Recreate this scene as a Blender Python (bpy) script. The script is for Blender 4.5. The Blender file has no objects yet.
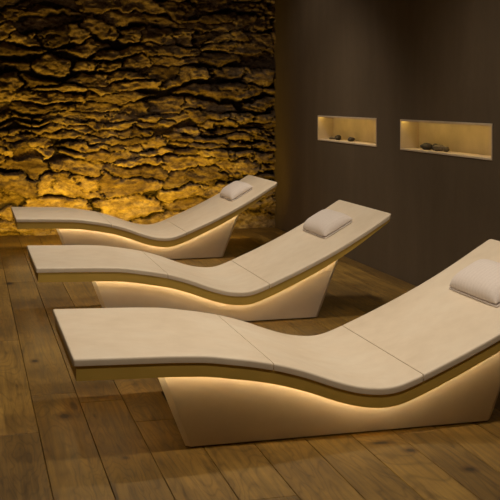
import bpy, bmesh, math, random
import numpy as np
from mathutils import Vector, Matrix

SC = bpy.context.scene
COL = SC.collection

# ------------------------------------------------------------------ camera, world, lights, exposure
FPX = 1050.0
YAW = math.atan(283 / 1050)
cam = bpy.data.cameras.new('camera')
cam.sensor_width = 36
cam.lens = FPX / 500 * 36
cam.shift_y = -151 / 500
cam.clip_start = 0.05
cam_o = bpy.data.objects.new('camera', cam)
COL.objects.link(cam_o)
cam_o.location = (0, 0, 1.2)
cam_o.rotation_euler = (math.pi / 2, 0, -YAW)
SC.camera = cam_o

SC.view_settings.view_transform = 'Standard'
SC.view_settings.look = 'None'
SC.view_settings.gamma = 1
SC.view_settings.use_curve_mapping = False
SC.view_settings.exposure = 0.0

world = bpy.data.worlds.new('world')
SC.world = world
world.use_nodes = True
world.node_tree.nodes['Background'].inputs[0].default_value = (1.0, 0.75, 0.5, 1)
world.node_tree.nodes['Background'].inputs[1].default_value = 0.01

WARM = (1.0, 0.835, 0.63)
AMBER = (1.0, 0.58, 0.03)


def spot(name, loc, target, power, deg, blend=0.8, radius=0.08, col=WARM):
    l = bpy.data.lights.new(name, 'SPOT')
    l.energy = power
    l.color = col
    l.spot_size = math.radians(deg)
    l.spot_blend = blend
    l.shadow_soft_size = radius
    o = bpy.data.objects.new(name, l)
    COL.objects.link(o)
    o.location = loc
    d = Vector(target) - Vector(loc)
    o.rotation_euler = d.to_track_quat('-Z', 'Y').to_euler()
    return o


def area(name, loc, target, power, sx, sy, spread=180, col=WARM):
    l = bpy.data.lights.new(name, 'AREA')
    l.shape = 'RECTANGLE'
    l.size = sx
    l.size_y = sy
    l.energy = power
    l.color = col
    l.spread = math.radians(spread)
    o = bpy.data.objects.new(name, l)
    COL.objects.link(o)
    o.location = loc
    d = Vector(target) - Vector(loc)
    o.rotation_euler = d.to_track_quat('-Z', 'Y').to_euler()
    return o


# ceiling downlights: over each lounger and over the floor in front of the nearest one
for lx, kx in ((0.10, 0.78), (0.95, 0.95), (1.75, 1.33)):
    for ly, p, cone in ((3.00, 60, 118), (4.95, 54, 118), (7.30, 66, 105)):
        spot('ceiling_spot', (lx, ly, 2.76), (lx + 0.02, ly + 0.15, 0.0), p * kx, cone, 1.0, 0.07)
spot('ceiling_spot', (1.90, 8.15, 2.76), (2.6, 8.10, 0.4), 22, 120, 1.0, 0.07)  # extra spot, added to brighten the dark wall near the stone corner
# amber uplights set in the floor between the last lounger and the stone wall
area('wall_uplight_lamp', (0.28, 8.74, 0.012), (0.28, 9.50, 0.60), 41, 4.15, 0.06, 118, AMBER)

rnd = random.Random(7)
nrg = np.random.default_rng(11)

# ------------------------------------------------------------------ helpers


def link(o, parent=None):
    COL.objects.link(o)
    if parent is not None:
        o.parent = parent
    return o


def mesh_obj(name, verts, faces, mat, parent=None, smooth=False):
    me = bpy.data.meshes.new(name)
    me.from_pydata([tuple(v) for v in verts], [], faces)
    me.update()
    if mat is not None:
        me.materials.append(mat)
    if smooth:
        for p in me.polygons:
            p.use_smooth = True
    return link(bpy.data.objects.new(name, me), parent)


def bm_obj(name, bm, mat, parent=None, smooth=False, bevel=0.0, seg=2):
    me = bpy.data.meshes.new(name)
    bmesh.ops.recalc_face_normals(bm, faces=bm.faces)
    bm.to_mesh(me)
    bm.free()
    me.materials.append(mat)
    if smooth:
        for p in me.polygons:
            p.use_smooth = True
    o = link(bpy.data.objects.new(name, me), parent)
    if bevel:
        m = o.modifiers.new('bevel', 'BEVEL')
        m.width = bevel
        m.segments = seg
        m.limit_method = 'ANGLE'
    return o


def box(bm, x0, x1, y0, y1, z0, z1):
    v = [bm.verts.new((x, y, z)) for x in (x0, x1) for y in (y0, y1) for z in (z0, z1)]
    for f in ((0, 1, 3, 2), (4, 6, 7, 5), (0, 4, 5, 1), (2, 3, 7, 6), (0, 2, 6, 4), (1, 5, 7, 3)):
        bm.faces.new([v[i] for i in f])


def empty(name, loc):
    o = bpy.data.objects.new(name, None)
    o.empty_display_size = 0.1
    o.location = loc
    return link(o)


def tag(o, label, cat, group=None):
    o['label'] = label
    o['category'] = cat
    if group:
        o['group'] = group
    return o


def structure(o):
    o['kind'] = 'structure'
    return o


class NT:
    def __init__(self, name):
        self.m = bpy.data.materials.new(name)
        self.m.use_nodes = True
        self.n = self.m.node_tree.nodes
        self.l = self.m.node_tree.links
        self.b = self.n['Principled BSDF']

    def node(self, t, **kw):
        x = self.n.new(t)
        for k, v in kw.items():
            if k in x.inputs:
                x.inputs[k].default_value = v
            else:
                setattr(x, k, v)
        return x

    def link(self, a, b):
        self.l.new(a, b)

    def coord(self, scale=(1, 1, 1), obj=True):
        tc = self.node('ShaderNodeTexCoord')
        mp = self.node('ShaderNodeMapping')
        mp.inputs['Scale'].default_value = scale
        self.link(tc.outputs['Object'], mp.inputs['Vector'])
        return mp

    def noise(self, vec, scale, detail=5, rough=0.55, dist=0.0):
        x = self.node('ShaderNodeTexNoise')
        x.inputs['Scale'].default_value = scale
        x.inputs['Detail'].default_value = detail
        x.inputs['Roughness'].default_value = rough
        x.inputs['Distortion'].default_value = dist
        if vec is not None:
            self.link(vec, x.inputs['Vector'])
        return x.outputs['Fac']

    def ramp(self, fac, stops):
        r = self.node('ShaderNodeValToRGB')
        e = r.color_ramp.elements
        while len(e) < len(stops):
            e.new(0.5)
        for el, (p, c) in zip(e, stops):
            el.position = p
            el.color = (*c, 1) if len(c) == 3 else c
        self.link(fac, r.inputs['Fac'])
        return r.outputs['Color']

    def mix(self, a, b, fac=0.5, mode='MIX'):
        x = self.node('ShaderNodeMix')
        x.data_type = 'RGBA'
        x.blend_type = mode
        for sock, val in ((x.inputs[0], fac), (x.inputs[6], a), (x.inputs[7], b)):
            if hasattr(val, 'is_output'):
                self.link(val, sock)
            elif isinstance(val, tuple):
                sock.default_value = (*val, 1)
            else:
                sock.default_value = val
        return x.outputs[2]

    def math(self, op, a, b=0.0, clamp=False):
        x = self.node('ShaderNodeMath')
        x.operation = op
        x.use_clamp = clamp
        for sock, val in ((x.inputs[0], a), (x.inputs[1], b)):
            if hasattr(val, 'is_output'):
                self.link(val, sock)
            else:
                sock.default_value = val
        return x.outputs[0]

    def bump(self, h, strength=0.2, dist=0.01):
        x = self.node('ShaderNodeBump')
        x.inputs['Strength'].default_value = strength
        x.inputs['Distance'].default_value = dist
        self.link(h, x.inputs['Height'])
        self.link(x.outputs['Normal'], self.b.inputs['Normal'])

    def base(self, c):
        if hasattr(c, 'is_output'):
            self.link(c, self.b.inputs['Base Color'])
        else:
            self.b.inputs['Base Color'].default_value = (*c, 1)

    def rough(self, r):
        if hasattr(r, 'is_output'):
            self.link(r, self.b.inputs['Roughness'])
        else:
            self.b.inputs['Roughness'].default_value = r


# ------------------------------------------------------------------ materials
def mat_cream():
    t = NT('cream_mineral')
    v = t.coord().outputs['Vector']
    n1 = t.noise(v, 3.0, 6, 0.6, 0.4)
    n2 = t.noise(v, 14.0, 4, 0.6)
    c = t.ramp(n1, [(0.3, (0.70, 0.60, 0.47)), (0.5, (0.75, 0.65, 0.52)), (0.72, (0.77, 0.69, 0.57))])
    c = t.mix(c, t.ramp(n2, [(0.35, (0.86, 0.84, 0.82)), (0.6, (1, 1, 1))]), 0.35, 'MULTIPLY')
    t.base(c)
    t.rough(0.55)
    t.bump(t.noise(v, 90, 3), 0.05, 0.002)
    return t.m


def mat_base():
    t = NT('cream_plaster')
    v = t.coord().outputs['Vector']
    c = t.ramp(t.noise(v, 4.0, 6, 0.6), [(0.3, (0.57, 0.48, 0.40)), (0.7, (0.67, 0.58, 0.49))])
    t.base(c)
    t.rough(0.6)
    t.bump(t.noise(v, 60, 4), 0.06, 0.003)
    return t.m


def mat_frame():
    t = NT('olive_bronze_frame')
    v = t.coord().outputs['Vector']
    c = t.ramp(t.noise(v, 7.0, 5), [(0.3, (0.58, 0.40, 0.085)), (0.7, (0.66, 0.46, 0.105))])
    t.base(c)
    t.rough(0.5)
    return t.m


def mat_fabric():
    t = NT('pillow_linen')
    v = t.coord().outputs['Vector']
    w = t.node('ShaderNodeTexWave', wave_type='BANDS', bands_direction='Y')
    w.inputs['Scale'].default_value = 12
    w.inputs['Distortion'].default_value = 1.5
    t.link(v, w.inputs['Vector'])
    c = t.ramp(w.outputs['Fac'], [(0.2, (0.77, 0.70, 0.67)), (0.8, (0.80, 0.73, 0.70))])
    c = t.mix(c, t.ramp(t.noise(v, 160, 2), [(0.3, (0.86, 0.86, 0.86)), (0.7, (1, 1, 1))]), 0.6, 'MULTIPLY')
    t.base(c)
    t.rough(0.9)
    t.b.inputs['Sheen Weight'].default_value = 0.2
    t.bump(t.noise(v, 220, 2), 0.15, 0.002)
    return t.m


def mat_emit(name, col, s):
    t = NT(name)
    t.base((0.8, 0.8, 0.8))
    t.b.inputs['Emission Color'].default_value = (*col, 1)
    t.b.inputs['Emission Strength'].default_value = s
    return t.m


def mat_plaster():
    t = NT('dark_brown_plaster')
    v = t.coord((1, 2.2, 0.55)).outputs['Vector']
    n = t.noise(v, 1.6, 6, 0.6, 0.3)
    v2 = t.coord().outputs['Vector']
    c = t.ramp(n, [(0.3, (0.095, 0.069, 0.043)), (0.7, (0.125, 0.092, 0.059))])
    c = t.mix(c, t.ramp(t.noise(v2, 25, 4), [(0.3, (0.88, 0.88, 0.88)), (0.7, (1, 1, 1))]), 0.5, 'MULTIPLY')
    t.base(c)
    t.rough(0.8)
    t.bump(t.noise(v2, 30, 5), 0.08, 0.004)
    return t.m


def mat_plain(name, col, rough=0.8, var=0.12, sc=6):
    t = NT(name)
    v = t.coord().outputs['Vector']
    a = tuple(x * (1 - var) for x in col)
    b = tuple(x * (1 + var) for x in col)
    t.base(t.ramp(t.noise(v, sc, 5), [(0.3, a), (0.7, b)]))
    t.rough(rough)
    return t.m


KNOTS = [(0.357, 4.02, 0.016, 0.026), (0.512, 3.50, 0.008, 0.012), (1.395, 3.42, 0.024, 0.010), (1.462, 3.32, 0.013, 0.014),
         (1.573, 3.10, 0.015, 0.015), (0.300, 4.90, 0.012, 0.02), (0.47, 5.25, 0.012, 0.02), (0.265, 7.0, 0.02, 0.03)]


def mat_wood():
    t = NT('oak_planks')
    at = t.node('ShaderNodeAttribute')
    at.attribute_name = 'plank'
    tc = t.node('ShaderNodeTexCoord')
    # shift the grain from plank to plank
    sh = t.node('ShaderNodeVectorMath', operation='MULTIPLY_ADD')
    t.link(at.outputs['Color'], sh.inputs[0])
    sh.inputs[1].default_value = (7.0, 23.0, 5.0)
    t.link(tc.outputs['Object'], sh.inputs[2])
    mp = t.node('ShaderNodeMapping')
    mp.inputs['Scale'].default_value = (1, 0.16, 1)
    t.link(sh.outputs[0], mp.inputs['Vector'])
    v = mp.outputs['Vector']
    mp2 = t.node('ShaderNodeMapping')
    mp2.inputs['Scale'].default_value = (1, 0.035, 1)
    t.link(sh.outputs[0], mp2.inputs['Vector'])
    # cathedral rings
    ring = t.noise(v, 4.5, 3, 0.5, 0.8)
    rr = t.math('FRACT', t.math('MULTIPLY', ring, 24.0))
    tri = t.math('ABSOLUTE', t.math('SUBTRACT', rr, 0.5))
    grain = t.noise(mp2.outputs['Vector'], 60, 4, 0.65)
    patch = t.noise(sh.outputs[0], 2.2, 5, 0.6)
    c = t.ramp(patch, [(0.28, (0.125, 0.071, 0.016)), (0.5, (0.190, 0.111, 0.025)), (0.74, (0.29, 0.178, 0.042))])
    c = t.mix(c, t.ramp(tri, [(0.0, (0.42, 0.38, 0.34)), (0.22, (1, 1, 1))]), 0.5, 'MULTIPLY')
    c = t.mix(c, t.ramp(grain, [(0.30, (0.42, 0.39, 0.36)), (0.58, (1.12, 1.12, 1.09))]), 0.8, 'MULTIPLY')
    sep = t.node('ShaderNodeSeparateColor')
    t.link(at.outputs['Color'], sep.inputs[0])
    c = t.mix(c, t.ramp(sep.outputs[0], [(0, (0.72, 0.70, 0.70)), (0.5, (0.95, 0.95, 0.93)), (1, (1.2, 1.2, 1.15))]), 1.0, 'MULTIPLY')
    # scattered dark flecks and worm streaks
    fl = t.noise(v, 22, 2, 0.5)
    c = t.mix(c, t.ramp(fl, [(0.24, (0.35, 0.3, 0.28)), (0.33, (1, 1, 1))]), 0.8, 'MULTIPLY')
    # knots
    for (kx, ky, rx, ry) in KNOTS:  # dark knots in single planks
        sub = t.node('ShaderNodeVectorMath', operation='SUBTRACT')
        t.link(tc.outputs['Object'], sub.inputs[0])
        sub.inputs[1].default_value = (kx, ky, 0)
        sc = t.node('ShaderNodeVectorMath', operation='MULTIPLY')
        t.link(sub.outputs[0], sc.inputs[0])
        sc.inputs[1].default_value = (1 / rx, 1 / ry, 0)
        ln = t.node('ShaderNodeVectorMath', operation='LENGTH')
        t.link(sc.outputs[0], ln.inputs[0])
        k = t.ramp(t.math('MULTIPLY', ln.outputs['Value'], 0.25), [(0.18, (0.10, 0.07, 0.05)), (0.32, (0.55, 0.48, 0.42)), (0.7, (1, 1, 1))])
        c = t.mix(c, k, 1.0, 'MULTIPLY')
    t.base(c)
    t.rough(t.math('ADD', t.math('MULTIPLY', grain, 0.25), 0.42))
    t.b.inputs['Specular IOR Level'].default_value = 0.35
    t.bump(grain, 0.12, 0.003)
    return t.m


def mat_stone():
    t = NT('rubble_stone')
    at = t.node('ShaderNodeAttribute')
    at.attribute_name = 'stone'
    sep = t.node('ShaderNodeSeparateColor')
    t.link(at.outputs['Color'], sep.inputs[0])
    v = t.coord((1, 1, 1.8)).outputs['Vector']
    n1 = t.noise(v, 5, 7, 0.65, 0.6)
    n2 = t.noise(v, 22, 5, 0.65)
    c = t.ramp(n1, [(0.30, (0.10, 0.068, 0.045)), (0.5, (0.27, 0.20, 0.13)), (0.70, (0.46, 0.37, 0.26))])
    c = t.mix(c, t.ramp(n2, [(0.32, (0.40, 0.36, 0.34)), (0.52, (0.95, 0.95, 0.95)), (0.75, (1.3, 1.3, 1.2))]), 0.9, 'MULTIPLY')
    c = t.mix(c, t.ramp(sep.outputs[0], [(0, (0.42, 0.40, 0.42)), (0.25, (0.75, 0.72, 0.7)), (0.6, (0.95, 0.95, 0.95)), (1, (1.15, 1.15, 1.1))]), 1.0, 'MULTIPLY')
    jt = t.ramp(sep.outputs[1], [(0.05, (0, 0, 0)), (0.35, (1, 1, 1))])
    c = t.mix((0.05, 0.038, 0.03), c, jt)  # dark joint colour: mortar, deepened to stand in for crevice shade
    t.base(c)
    t.rough(0.9)
    t.b.inputs['Specular IOR Level'].default_value = 0.15
    t.bump(t.noise(v, 45, 6, 0.7), 0.6, 0.012)
    return t.m


M_CREAM = mat_cream()
M_BASE = mat_base()
M_FRAME = mat_frame()
M_FAB = mat_fabric()
M_LED = mat_emit('led_strip', (1.0, 0.78, 0.43), 15.0)
M_NLED = mat_emit('niche_led', (1.0, 0.67, 0.16), 6.2)
M_WALL = mat_plaster()
M_NICHE = mat_plain('niche_cream', (0.62, 0.52, 0.40), 0.7)
M_WOOD = mat_wood()
M_STONE = mat_stone()
M_DARK = mat_plain('dark_subfloor', (0.02, 0.014, 0.01), 0.9)
M_CEIL = mat_plain('ceiling_paint', (0.22, 0.18, 0.14), 0.9)

# ------------------------------------------------------------------ room shell
XL, XR = -1.9, 2.784
YB, YS = -1.2, 9.42
ZC = 2.80
SLOT = 9.50


def make_floor():
    edges = [0.07, 0.25, 0.43, 0.602, 0.787, 0.966, 1.153, 1.325, 1.487]
    while edges[0] > XL:
        edges.insert(0, edges[0] - rnd.choice([0.165, 0.18, 0.19]))
    while edges[-1] < XR:
        edges.append(edges[-1] + rnd.choice([0.165, 0.18, 0.19]))
    joints = {1: [3.845], 2: [4.33, 7.03], 3: [4.18]}
    k0 = min(range(len(edges)), key=lambda i: abs(edges[i] - 0.07))
    vs, fs, cols = [], [], []
    g = 0.0009
    for i in range(len(edges) - 1):
        x0, x1 = max(edges[i], XL), min(edges[i + 1], XR)
        if x1 - x0 < 0.01:
            continue
        js = sorted(joints.get(i - k0 + 1, []))
        ys = []
        if js:
            y = js[0]
            while y > YB:
                y -= rnd.uniform(1.3, 2.2)
                ys.append(y)
            ys += js
            y = js[-1]
        else:
            y = YB - rnd.uniform(0, 1.6)
            ys.append(y)
        while y < SLOT:
            y += rnd.uniform(1.3, 2.4)
            ys.append(y)
        ys = sorted(ys)
        for a, b in zip(ys[:-1], ys[1:]):
            a, b = max(a, YB), min(b, SLOT)
            if b - a < 0.02:
                continue
            col = (rnd.random(), rnd.random(), rnd.random(), 1)
            n = len(vs)
            bv = 0.0018
            X0, X1, Y0, Y1 = x0 + g, x1 - g, a + g, b - g
            for z, d in ((-0.02, 0), (-bv, 0), (0, bv)):
                vs += [(X0 + d, Y0 + d, z), (X1 - d, Y0 + d, z), (X1 - d, Y1 - d, z), (X0 + d, Y1 - d, z)]
            for L in (0, 4):
                for q in range(4):
                    r = (q + 1) % 4
                    fs.append((n + L + q, n + L + r, n + L + 4 + r, n + L + 4 + q))
                    cols.append(col)
            fs.append((n + 8, n + 9, n + 10, n + 11))
            cols.append(col)
    n = len(vs)
    # dark sub-floor
    vs += [(XL, YB, -0.02), (XR, YB, -0.02), (XR, SLOT, -0.02), (XL, SLOT, -0.02)]
    fs.append((n, n + 1, n + 2, n + 3))
    cols += [(0, 0, 0, 1)]
    o = mesh_obj('floor', vs, fs, M_WOOD)
    o.data.materials.append(M_DARK)
    for p in o.data.polygons[-1:]:
        p.material_index = 1
    a = o.data.attributes.new('plank', 'FLOAT_COLOR', 'FACE')
    a.data.foreach_set('color', np.array(cols, np.float32).ravel())
    structure(o)


make_floor()

# ---- stone wall: one relief mesh, rubble in rough courses


def vnoise(x, z, seed):
    r = np.random.default_rng(seed)
    T = r.random((64, 64))
    xi, zi = np.floor(x).astype(int), np.floor(z).astype(int)
    fx, fz = x - xi, z - zi
    fx, fz = fx * fx * (3 - 2 * fx), fz * fz * (3 - 2 * fz)
    g = lambda a, b: T[a % 64, b % 64]
    return (g(xi, zi) * (1 - fx) + g(xi + 1, zi) * fx) * (1 - fz) + (g(xi, zi + 1) * (1 - fx) + g(xi + 1, zi + 1) * fx) * fz - 0.5


def fbm(x, z, seed, octv=5, gain=0.55):
    s, a = 0, 1.0
    for k in range(octv):
        s = s + a * vnoise(x * 2 ** k + 7.3 * k, z * 2 ** k + 3.1 * k, seed + k)
        a *= gain
    return s


def make_stone_wall():
    dx = 0.0085
    xs = np.arange(XL - 0.02, XR + 0.3, dx)
    zs = np.arange(-0.14, ZC + 0.02, dx)
    X, Z = np.meshgrid(xs, zs)
    # rubble: stones from an anisotropic cell pattern, long side level, warped by noise
    r = np.random.default_rng(5)
    zw = Z + 0.10 * fbm(X * 1.0, Z * 1.4, 3, 3) + 0.06 * fbm(X * 5, Z * 7, 9, 5, 0.6)
    xw = X + 0.12 * fbm(X * 4, Z * 7, 21, 5, 0.65)
    A = 3.0
    pts, wts = [], []
    zr = -0.4
    while zr < ZC + 0.4:
        h = r.choice([0.055, 0.09, 0.14, 0.20, 0.28], p=[0.22, 0.22, 0.22, 0.20, 0.14])
        x0 = XL - 0.5 - r.random() * 0.3
        while x0 < XR + 0.8:
            w = h * r.uniform(1.5, 4.6) + 0.05
            if h > 0.10 and r.random() < 0.30:      # two thin stones instead of one
                for q in (0.25, 0.75):
                    pts.append((x0 + w * r.uniform(0.35, 0.65), zr + h * q))
            else:
                pts.append((x0 + w / 2, zr + h * (0.5 + r.uniform(-0.22, 0.22))))
            x0 += w
        zr += h
    P = np.array(pts)
    n = len(P)
    off = r.uniform(-0.022, 0.022, n) - 0.085 * (r.random(n) < 0.07)
    tint = r.random(n)
    slz, slx = r.uniform(-0.20, 0.08, n), r.uniform(-0.08, 0.08, n)
    fx_, fz_ = xw.ravel(), zw.ravel()
    i1 = np.zeros(fx_.size, int)
    D = np.zeros(fx_.size)
    for a in range(0, fx_.size, 4000):
        u, v = fx_[a:a + 4000, None], fz_[a:a + 4000, None]
        d2 = (u - P[None, :, 0]) ** 2 + (A * (v - P[None, :, 1])) ** 2
        k = np.argpartition(d2, 2, axis=1)[:, :3]
        dk = np.take_along_axis(d2, k, 1)
        o = np.argsort(dk, 1)
        k, dk = np.take_along_axis(k, o, 1), np.take_along_axis(dk, o, 1)
        i1[a:a + 4000] = k[:, 0]
        best = np.full(len(k), 9.0)
        for q in (1, 2):
            g = P[k[:, q]] - P[k[:, 0]]
            dist = (dk[:, q] - dk[:, 0]) / (2 * np.hypot(g[:, 0], A * A * g[:, 1]) + 1e-9)
            vert = np.abs(g[:, 0]) / (np.abs(g[:, 0]) + A * np.abs(g[:, 1]) + 1e-9)
            best = np.minimum(best, dist * (1 + 0.9 * vert))
        D[a:a + 4000] = best
    D = D.reshape(X.shape)
    i1 = i1.reshape(X.shape)
    H = off[i1] + slz[i1] * (zw - P[i1, 1]) + slx[i1] * (xw - P[i1, 0])
    ID = tint[i1]
    gap = 0.001 + 0.085 * (fbm(X * 2.4, Z * 4.0, 41, 5, 0.6) + 0.06).clip(0, 0.6)
    t = ((D - gap * 0.5) / (0.016 + gap * 0.8)).clip(0, 1)
    edge = np.sqrt(1 - (1 - t) ** 2)
    rug = fbm(X * 5, Z * 8, 61, 6, 0.70)
    rid = 1 - np.abs(fbm(X * 2.2, Z * 6.0, 81, 5, 0.62)) * 2.2
    crev = ((rid - 0.90) / 0.10).clip(0, 1) * (fbm(X * 1.7, Z * 2.3, 95, 3) > 0.02)
    depth = -0.10 * (1 - edge) + H * edge + (0.036 * rug + 0.016 * fbm(X * 11, Z * 19, 131, 4, 0.65) + 0.012 * fbm(X * 3, Z * 16, 111, 5, 0.62)) * (0.4 + 0.6 * edge) - 0.05 * crev
    Y = YS - depth
    nz, nx = X.shape
    co = np.stack([X, Y, Z], -1).reshape(-1, 3)
    idx = np.arange(nx * nz).reshape(nz, nx)
    f = np.stack([idx[:-1, :-1], idx[:-1, 1:], idx[1:, 1:], idx[1:, :-1]], -1).reshape(-1, 4)
    me = bpy.data.meshes.new('wall_back')
    me.vertices.add(len(co))
    me.vertices.foreach_set('co', co.ravel())
    me.loops.add(f.size)
    me.loops.foreach_set('vertex_index', f.ravel().astype(np.int32))
    me.polygons.add(len(f))
    me.polygons.foreach_set('loop_start', np.arange(0, f.size, 4, dtype=np.int32))
    me.polygons.foreach_set('use_smooth', np.ones(len(f), bool))
    me.update()
    me.validate()
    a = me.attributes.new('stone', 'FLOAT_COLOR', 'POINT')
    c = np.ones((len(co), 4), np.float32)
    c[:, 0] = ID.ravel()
    c[:, 1] = t.ravel()      # 0 in the joints, coloured dark for mortar and crevice shade, 1 on stone
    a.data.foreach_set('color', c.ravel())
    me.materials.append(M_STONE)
    structure(link(bpy.data.objects.new('wall_back', me)))


make_stone_wall()

# ---- dark plaster wall on the right with two rectangular openings
NZ0, NZ1 = 0.862, 1.065
NICHES = [(6.898, 8.179), (5.216, 6.480)]
TH = 0.30


def make_right_wall():
    bm = bmesh.new()
    ysplit = [YB, NICHES[1][0], NICHES[1][1], NICHES[0][0], NICHES[0][1], YS + 0.2]
    zsplit = [-0.12, NZ0, NZ1, ZC]
    for i in range(5):
        for j in range(3):
            if j == 1 and i in (1, 3):
                continue
            box(bm, XR, XR + TH, ysplit[i], ysplit[i + 1], zsplit[j], zsplit[j + 1])
    bmesh.ops.remove_doubles(bm, verts=bm.verts, dist=1e-5)
    structure(bm_obj('wall_right', bm, M_WALL))


make_right_wall()


def plain_wall(name, x0, x1, y0, y1, z0, z1, m):
    bm = bmesh.new()
    box(bm, x0, x1, y0, y1, z0, z1)
    return structure(bm_obj(name, bm, m))


plain_wall('wall_left', XL - 0.1, XL, YB - 0.1, YS + 0.3, -0.12, ZC, M_WALL)
plain_wall('wall_front', XL, XR, YB - 0.1, YB, -0.12, ZC, M_WALL)
plain_wall('ceiling', XL - 0.1, XR + TH, YB - 0.1, YS + 0.3, ZC, ZC + 0.1, M_CEIL)

# ---- niches: cream box lining set in the openings, with a lit strip under the head


def make_niche(y0, y1, label):
    t = empty('wall_niche', (XR, (y0 + y1) / 2, NZ0))
    w, h = (y1 - y0) / 2, NZ1 - NZ0
    d, e = 0.125, 0.012
    bm = bmesh.new()   # lining: back, sides, head, sill
    box(bm, d, d + 0.015, -w, w, 0, h)
    box(bm, 0.004, d, -w, -w + e, 0, h)
    box(bm, 0.004, d, w - e, w, 0, h)
    box(bm, 0.004, d, -w + e, w - e, 0, e)
    box(bm, 0.004, d, -w + e, w - e, h - 0.004, h)
    bm_obj('lining', bm, M_NICHE, t)
    bm = bmesh.new()   # slim trim standing 4 mm proud of the wall
    box(bm, -0.005, 0.004, -w, -w + e, 0, h)
    box(bm, -0.005, 0.004, w - e, w, 0, h)
    box(bm, -0.005, 0.004, -w + e, w - e, 0, e)
    box(bm, -0.005, 0.004, -w + e, w - e, h - e, h)
    bm_obj('trim_frame', bm, M_NICHE, t, bevel=0.0015)
    bm = bmesh.new()
    box(bm, 0.010, 0.026, -w + 0.02, w - 0.02, h - 0.0085, h - 0.004)
    bm_obj('light_strip', bm, M_NLED, t)
    tag(t, label, 'niche', 'lit wall niches')
    return t


make_niche(*NICHES[0], 'smaller-looking lit cream niche in the dark wall, farther from the camera, left of the other')
make_niche(*NICHES[1], 'larger-looking lit cream niche in the dark wall at the right edge, nearer the camera')

# ---- pebbles on the niche sills


def pebble(y, rx, ry, rz, col, label, x=0.065, seed=1, rough=0.6):
    bm = bmesh.new()
    bmesh.ops.create_icosphere(bm, subdivisions=4, radius=1)
    r = random.Random(seed)
    ph = [r.uniform(0, 6.28) for _ in range(6)]
    for v in bm.verts:
        p = v.co
        k = 1 + 0.10 * math.sin(2.1 * p.x + ph[0]) + 0.08 * math.sin(2.7 * p.y + ph[1]) + 0.05 * math.sin(5 * p.z + 3 * p.x + ph[2]) + 0.03 * math.sin(9 * p.y + ph[3])
        v.co = Vector((p.x * rx * k, p.y * ry * k, max(p.z, -0.82) * rz * k))
    zmin = min(v.co.z for v in bm.verts)
    for v in bm.verts:
        v.co.z -= zmin
    t = mat_plain('pebble_stone', col, rough, 0.3, 40)
    o = bm_obj('pebble', bm, t, smooth=True)
    o.location = (XR + x, y, NZ0 + 0.012)
    o.rotation_euler = (0, 0, r.uniform(-0.5, 0.5))
    tag(o, label, 'stone', 'stones on the niche sills')
    return o


DK = (0.035, 0.028, 0.022)
pebble(7.875, 0.026, 0.056, 0.020, DK, 'dark flat stone on the left niche sill, beside a thin grey sliver', seed=3)
pebble(8.005, 0.016, 0.040, 0.010, (0.10, 0.08, 0.06), 'thin greyish stone sliver at the left end of the left niche sill', seed=4)
pebble(7.575, 0.028, 0.054, 0.021, (0.05, 0.04, 0.03), 'dark stone on the left niche sill, rightmost of that niche', seed=5)
pebble(6.215, 0.034, 0.056, 0.026, DK, 'largest dark stone on the right niche sill, at the left end', seed=6)
pebble(6.120, 0.024, 0.026, 0.020, DK, 'small dark stone touching the largest stone on the right niche sill', x=0.085, seed=7)
pebble(6.015, 0.030, 0.044, 0.020, (0.12, 0.095, 0.065), 'brownish grey flat stone in the middle of the right niche row of stones', seed=8)
pebble(5.925, 0.018, 0.022, 0.016, (0.10, 0.08, 0.05), 'smallest round pebble, rightmost on the right niche sill', seed=9)

# ------------------------------------------------------------------ loungers
PX = [0, .17, .33, .45, .5, .6, .7, .8, .9, .95, 1.0, 1.05, 1.1, 1.15, 1.2, 1.25, 1.3, 1.4, 1.5, 1.6, 1.7, 1.8, 1.9, 1.96]
PZ = [.348, .343, .338, .331, .323, .307, .286, .256, .217, .200, .186, .178, .174, .179, .195, .214, .234, .275, .319, .366, .417, .473, .533, .568]


def smooth_profile():
    xs = np.linspace(-0.1, 2.06, 1081)
    z = np.interp(xs, PX, PZ)
    z[xs < 0] = PZ[0] - 0.03 * xs[xs < 0]
    s = (PZ[-1] - PZ[-2]) / (PX[-1] - PX[-2])
    z[xs > 1.96] = PZ[-1] + s * (xs[xs > 1.96] - 1.96)
    k = np.exp(-0.5 * (np.arange(-40, 41) * 0.002 / 0.022) ** 2)
    k /= k.sum()
    zp = np.pad(z, 40, mode='reflect', reflect_type='odd')
    return xs, np.convolve(zp, k, 'valid')


SX, SZ = smooth_profile()


def zt(x):
    return float(np.interp(x, SX, SZ))


LEN = 1.962
TOPT = 0.0255


def stations(a, b, ends, n):
    xs = list(np.linspace(a, b, n))
    extra = []
    for e in ends:
        extra += [a + e, b - e]
    return sorted(set(round(x, 5) for x in xs + extra))


def swept(a, b, w, sec_fn, n=60, ends=(0.0008, 0.002, 0.004, 0.007, 0.011, 0.016, 0.022)):
    """closed tube: sec_fn(x, e) -> loop of (y, z) with constant count"""
    xs = stations(a, b, ends, n)
    vs, fs = [], []
    m = None
    for x in xs:
        loop = sec_fn(x, x - a, b - x)
        m = len(loop)
        vs += [(x, y, z) for (y, z) in loop]
    for i in range(len(xs) - 1):
        for j in range(m):
            k = (j + 1) % m
            fs.append((i * m + j, i * m + k, (i + 1) * m + k, (i + 1) * m + j))
    fs.append(tuple(range(m - 1, -1, -1)))
    fs.append(tuple((len(xs) - 1) * m + j for j in range(m)))
    return vs, fs


def rnd_inset(e, r):
    if r <= 0 or e >= r:
        return 0.0
    return r - math.sqrt(max(0, r * r - (r - e) ** 2))


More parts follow.
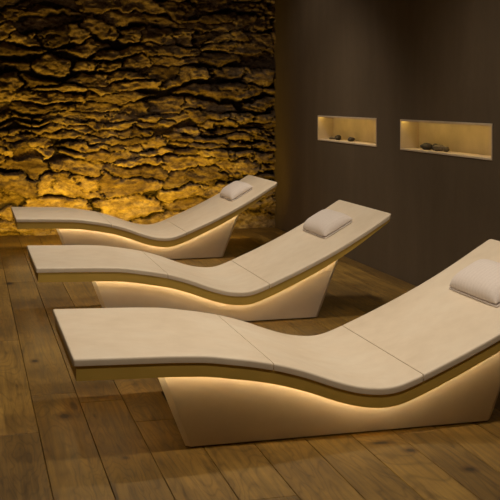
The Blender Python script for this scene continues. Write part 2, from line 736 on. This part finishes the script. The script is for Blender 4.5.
def top_panel(a, b, w, r_foot, r_head, re_foot, re_head):
    def sec(x, e0, e1):
        yi = rnd_inset(e0, r_foot) + rnd_inset(e1, r_head)
        dz = rnd_inset(e0, re_foot) + rnd_inset(e1, re_head)
        zt_ = zt(x) - dz
        zb = zt(x) - TOPT
        hw = w / 2 - yi
        rr = 0.009
        lp = []
        for k in range(7):
            t = math.pi / 2 * k / 6
            lp.append((-hw + rr - rr * math.cos(t), zt_ - rr + rr * math.sin(t)))
        nmid = 12
        for k in range(1, nmid):
            lp.append((-hw + rr + (2 * hw - 2 * rr) * k / nmid, zt_))
        for k in range(7):
            t = math.pi / 2 * (1 - k / 6)
            lp.append((hw - rr + rr * math.cos(t), zt_ - rr + rr * math.sin(t)))
        lp += [(hw, zb + 0.001), (hw - 0.001, zb), (-hw + 0.001, zb), (-hw, zb + 0.001)]
        return lp
    return swept(a, b, w, sec, n=50)


def skirt_depth(x):
    return float(np.interp(x, [0, 1.3, 1.55, 1.75, 1.96], [0.074, 0.072, 0.066, 0.054, 0.036]))


def lower_frame(w):
    """hollow skirt: core board plus a rim that hangs below it"""
    a, b = 0.010, LEN - 0.008
    hw = w / 2 - 0.002
    rim = 0.013

    def sec(x, e0, e1):
        ci = rnd_inset(e1, 0.02)
        z0 = zt(x) - TOPT + 0.0005
        zb = zt(x) - skirt_depth(x)
        zc = min(zb + 0.024, z0 - 0.008)
        if e0 < rim - 1e-6 or e1 < rim - 1e-6:
            zc = zb + 0.0005   # end rims reach the full depth
        h = hw - ci
        return [(-h, z0), (h, z0), (h, zb), (h - rim, zb), (h - rim, zc), (-h + rim, zc), (-h + rim, zb), (-h, zb)]
    return swept(a, b, w, sec, n=110, ends=(0.0008, 0.002, 0.004, 0.007, 0.011, rim - 0.0002, rim + 0.0002))


def led_ribbon(w, s):
    """thin LED tape on the inner faces of the two long rims, above the rim's lower lip"""
    vs, fs = [], []
    hw = w / 2 - 0.002 - 0.013
    for s in (s,):
        xs = np.linspace(0.03, 1.74, 64)
        n = len(vs)
        for x in xs:
            zb = zt(x) - skirt_depth(x)
            for (dy, z) in ((0.0003, zb + 0.011), (0.0003, zb + 0.021), (0.0025, zb + 0.021), (0.0025, zb + 0.011)):
                vs.append((x, s * (hw - dy), z))
        for i in range(len(xs) - 1):
            for j in range(4):
                k = (j + 1) % 4
                fs.append((n + i * 4 + j, n + i * 4 + k, n + i * 4 + 4 + k, n + i * 4 + 4 + j))
        fs.append((n, n + 1, n + 2, n + 3))
        e = n + (len(xs) - 1) * 4
        fs.append((e + 3, e + 2, e + 1, e))
    return vs, fs


def base_body(w):
    """plinth: leaning ends, sides set in from the slab, rounded upright corners, top follows the slab"""
    b0, b1, t0, t1 = 0.385, 1.547, 0.272, 1.688
    hb, htp = w / 2 - 0.060, w / 2 - 0.043
    NV, NU, NY, NC = 14, 64, 8, 6
    rows = []
    for iv in range(NV + 1):
        v = iv / NV
        loop = []
        r = 0.016

        def pt(u, y, du=0.0):
            xb = b0 + (b1 - b0) * u
            xt = t0 + (t1 - t0) * u
            ztop = zt(xt) - 0.045 - 0.0006 if xt < 1.55 else zt(xt) - max(skirt_depth(xt) - 0.024, 0.0318)
            z = 0.006 + v * (ztop - 0.006)
            skew = 0.07 * (y + w / 2) * max(0.0, 1 - u * 1.6)
            return (xb + (xt - xb) * v + skew, y, z)
        h = hb + (htp - hb) * v
        for i in range(NU + 1):       # near side, foot to head
            u = i / NU
            L = 1.3
            e0, e1 = u * L, (1 - u) * L
            loop.append(pt(u, -h + rnd_inset(e0, r) + rnd_inset(e1, r)))
        for j in range(1, NY):
            loop.append(pt(1, -h + r + (2 * h - 2 * r) * j / NY))
        for i in range(NU, -1, -1):
            u = i / NU
            L = 1.3
            e0, e1 = u * L, (1 - u) * L
            loop.append(pt(u, h - rnd_inset(e0, r) - rnd_inset(e1, r)))
        for j in range(NY - 1, 0, -1):
            loop.append(pt(0, -h + r + (2 * h - 2 * r) * j / NY))
        rows.append(loop)
    m = len(rows[0])
    vs = [p for row in rows for p in row]
    fs = []
    for i in range(NV):
        for j in range(m):
            k = (j + 1) % m
            fs.append((i * m + j, i * m + k, (i + 1) * m + k, (i + 1) * m + j))
    # caps as strips between near and far side
    for i, flip in ((0, True), (NV, False)):
        o = i * m
        near = [o + q for q in range(NU + 1)]
        far = [o + NU + NY - 0 + (NU - q) for q in range(NU + 1)]
        for q in range(NU):
            f = (near[q], near[q + 1], far[q + 1], far[q])
            fs.append(f[::-1] if flip else f)
    return vs, fs


def finish(name, vf, m, parent, bevel=0.0):
    vs, fs = vf
    bm = bmesh.new()
    bv = [bm.verts.new(v) for v in vs]
    for f in fs:
        try:
            bm.faces.new([bv[i] for i in f])
        except ValueError:
            pass
    bmesh.ops.recalc_face_normals(bm, faces=bm.faces)
    me = bpy.data.meshes.new(name)
    bm.to_mesh(me)
    bm.free()
    me.materials.append(m)
    me.polygons.foreach_set('use_smooth', np.ones(len(me.polygons), bool))
    o = link(bpy.data.objects.new(name, me), parent)
    # keep real creases sharp
    me.set_sharp_from_angle(angle=math.radians(35))
    return o


W = 0.852


def make_lounger():
    root = empty('lounger', (0, 0, 0))
    finish('base', base_body(W), M_BASE, root)
    bm = bmesh.new()
    box(bm, 0.43, 1.50, -W / 2 + 0.095, W / 2 - 0.095, 0.0, 0.0065)
    bm_obj('plinth', bm, M_DARK, root)
    finish('lower_frame', lower_frame(W), M_FRAME, root)
    for sd in (-1, 1):
        finish('light_strip', led_ribbon(W, sd), M_LED, root)
    bm = bmesh.new()
    zf = zt(0.024) - skirt_depth(0.024)
    box(bm, 0.0235, 0.0260, -W / 2 + 0.03, W / 2 - 0.03, zf + 0.006, zf + 0.016)
    bm_obj('light_strip', bm, M_LED, root)
    g = 0.0012
    s1, s2 = 0.685, 1.245
    finish('leg_panel', top_panel(0, s1 - g, W, 0.006, 0.0025, 0.005, 0.002), M_CREAM, root)
    finish('seat_panel', top_panel(s1 + g, s2 - g, W, 0.0025, 0.0025, 0.002, 0.002), M_CREAM, root)
    finish('back_panel', top_panel(s2 + g, LEN, W, 0.0025, 0.022, 0.002, 0.008), M_CREAM, root)
    return root


def copy_tree(o, parent=None):
    c = o.copy()
    COL.objects.link(c)
    if parent is not None:
        c.parent = parent
    for ch in [x for x in bpy.data.objects if x.parent == o]:
        copy_tree(ch, c)
    return c


FOOT = 0.336
YN = [3.474, 5.396, 7.655]
LAB = ['nearest and largest cream wave-shaped lounger, in the foreground on the oak floor',
       'middle cream wave-shaped lounger, between the foreground one and the one by the stone wall',
       'farthest cream wave-shaped lounger, standing just before the rough stone wall']
proto = make_lounger()
loungers = []
for i, y in enumerate(YN):
    o = proto if i == 0 else copy_tree(proto)
    o.location = (FOOT, y + W / 2, 0)
    o.scale = ((1.0, 0.985, 0.993)[i], 1, 1)
    tag(o, LAB[i], 'lounger', 'heated loungers in a row')
    loungers.append(o)

# ---- pillows
PL, PW, PT = 0.200, 0.415, 0.069


def make_pillow():
    root = empty('pillow', (0, 0, 0))
    nx, ny = 24, 40
    vs, fs = [], []

    def f(u, v):
        # plan: slightly pinched rectangle; thickness falls to the seam
        a, b = abs(u), abs(v)
        px = u * PL / 2 * (1 - 0.035 * (1 - b ** 2) * 0) * (1 - 0.02 * b ** 4)
        py = v * PW / 2 * (1 - 0.015 * a ** 4)
        k = ((1 - a ** 3.0) * (1 - b ** 5.0)) ** 0.48
        return px, py, k
    def grid(top):
        n = len(vs)
        for i in range(nx + 1):
            u = -math.cos(math.pi * i / nx)
            for j in range(ny + 1):
                v = -math.cos(math.pi * j / ny)
                x, y, k = f(u, v)
                if top:
                    z = 0.014 + (PT - 0.014) * k * (1 + 0.03 * math.sin(9 * y / PW + 1) * math.cos(7 * x / PL))
                else:
                    z = 0.014 - 0.012 * k
                vs.append((x, y, z))
        for i in range(nx):
            for j in range(ny):
                q = n + i * (ny + 1) + j
                ff = (q, q + ny + 1, q + ny + 2, q + 1)
                fs.append(ff if top else ff[::-1])
    grid(True)
    grid(False)
    bm = bmesh.new()
    bv = [bm.verts.new(v) for v in vs]
    for q in fs:
        bm.faces.new([bv[i] for i in q])
    bmesh.ops.remove_doubles(bm, verts=bm.verts, dist=1e-5)
    bm_obj('cushion', bm, M_FAB, root, smooth=True)
    # thin backing pad that lies on the lounger
    bm = bmesh.new()
    box(bm, -PL / 2 - 0.004, PL / 2 - 0.01, -PW / 2 - 0.003, PW / 2 + 0.003, 0.0, 0.007)
    bm_obj('backing_pad', bm, M_FAB, root, bevel=0.003)
    return root


PLAB = ['white linen pillow on the nearest lounger, cut off by the photo edge',
        'greyish linen pillow on the middle lounger',
        'small white linen pillow on the farthest lounger before the stone wall']
pil = make_pillow()
for i, (y, yaw) in enumerate(((3.890, 0.0), (5.885, 0.0), (8.130, 0.0))):
    o = pil if i == 0 else copy_tree(pil)
    x = (1.650, 1.668, 1.672)[i] + 0.5 * PL * 0.88
    sl = (zt(x + 0.1) - zt(x - 0.1)) / 0.2
    o.location = (FOOT + x * (1.0, 0.985, 0.993)[i], y, zt(x) + 0.0015)
    o.rotation_euler = (0, -math.atan(sl), 0)
    tag(o, PLAB[i], 'pillow', 'head pillows on the loungers')
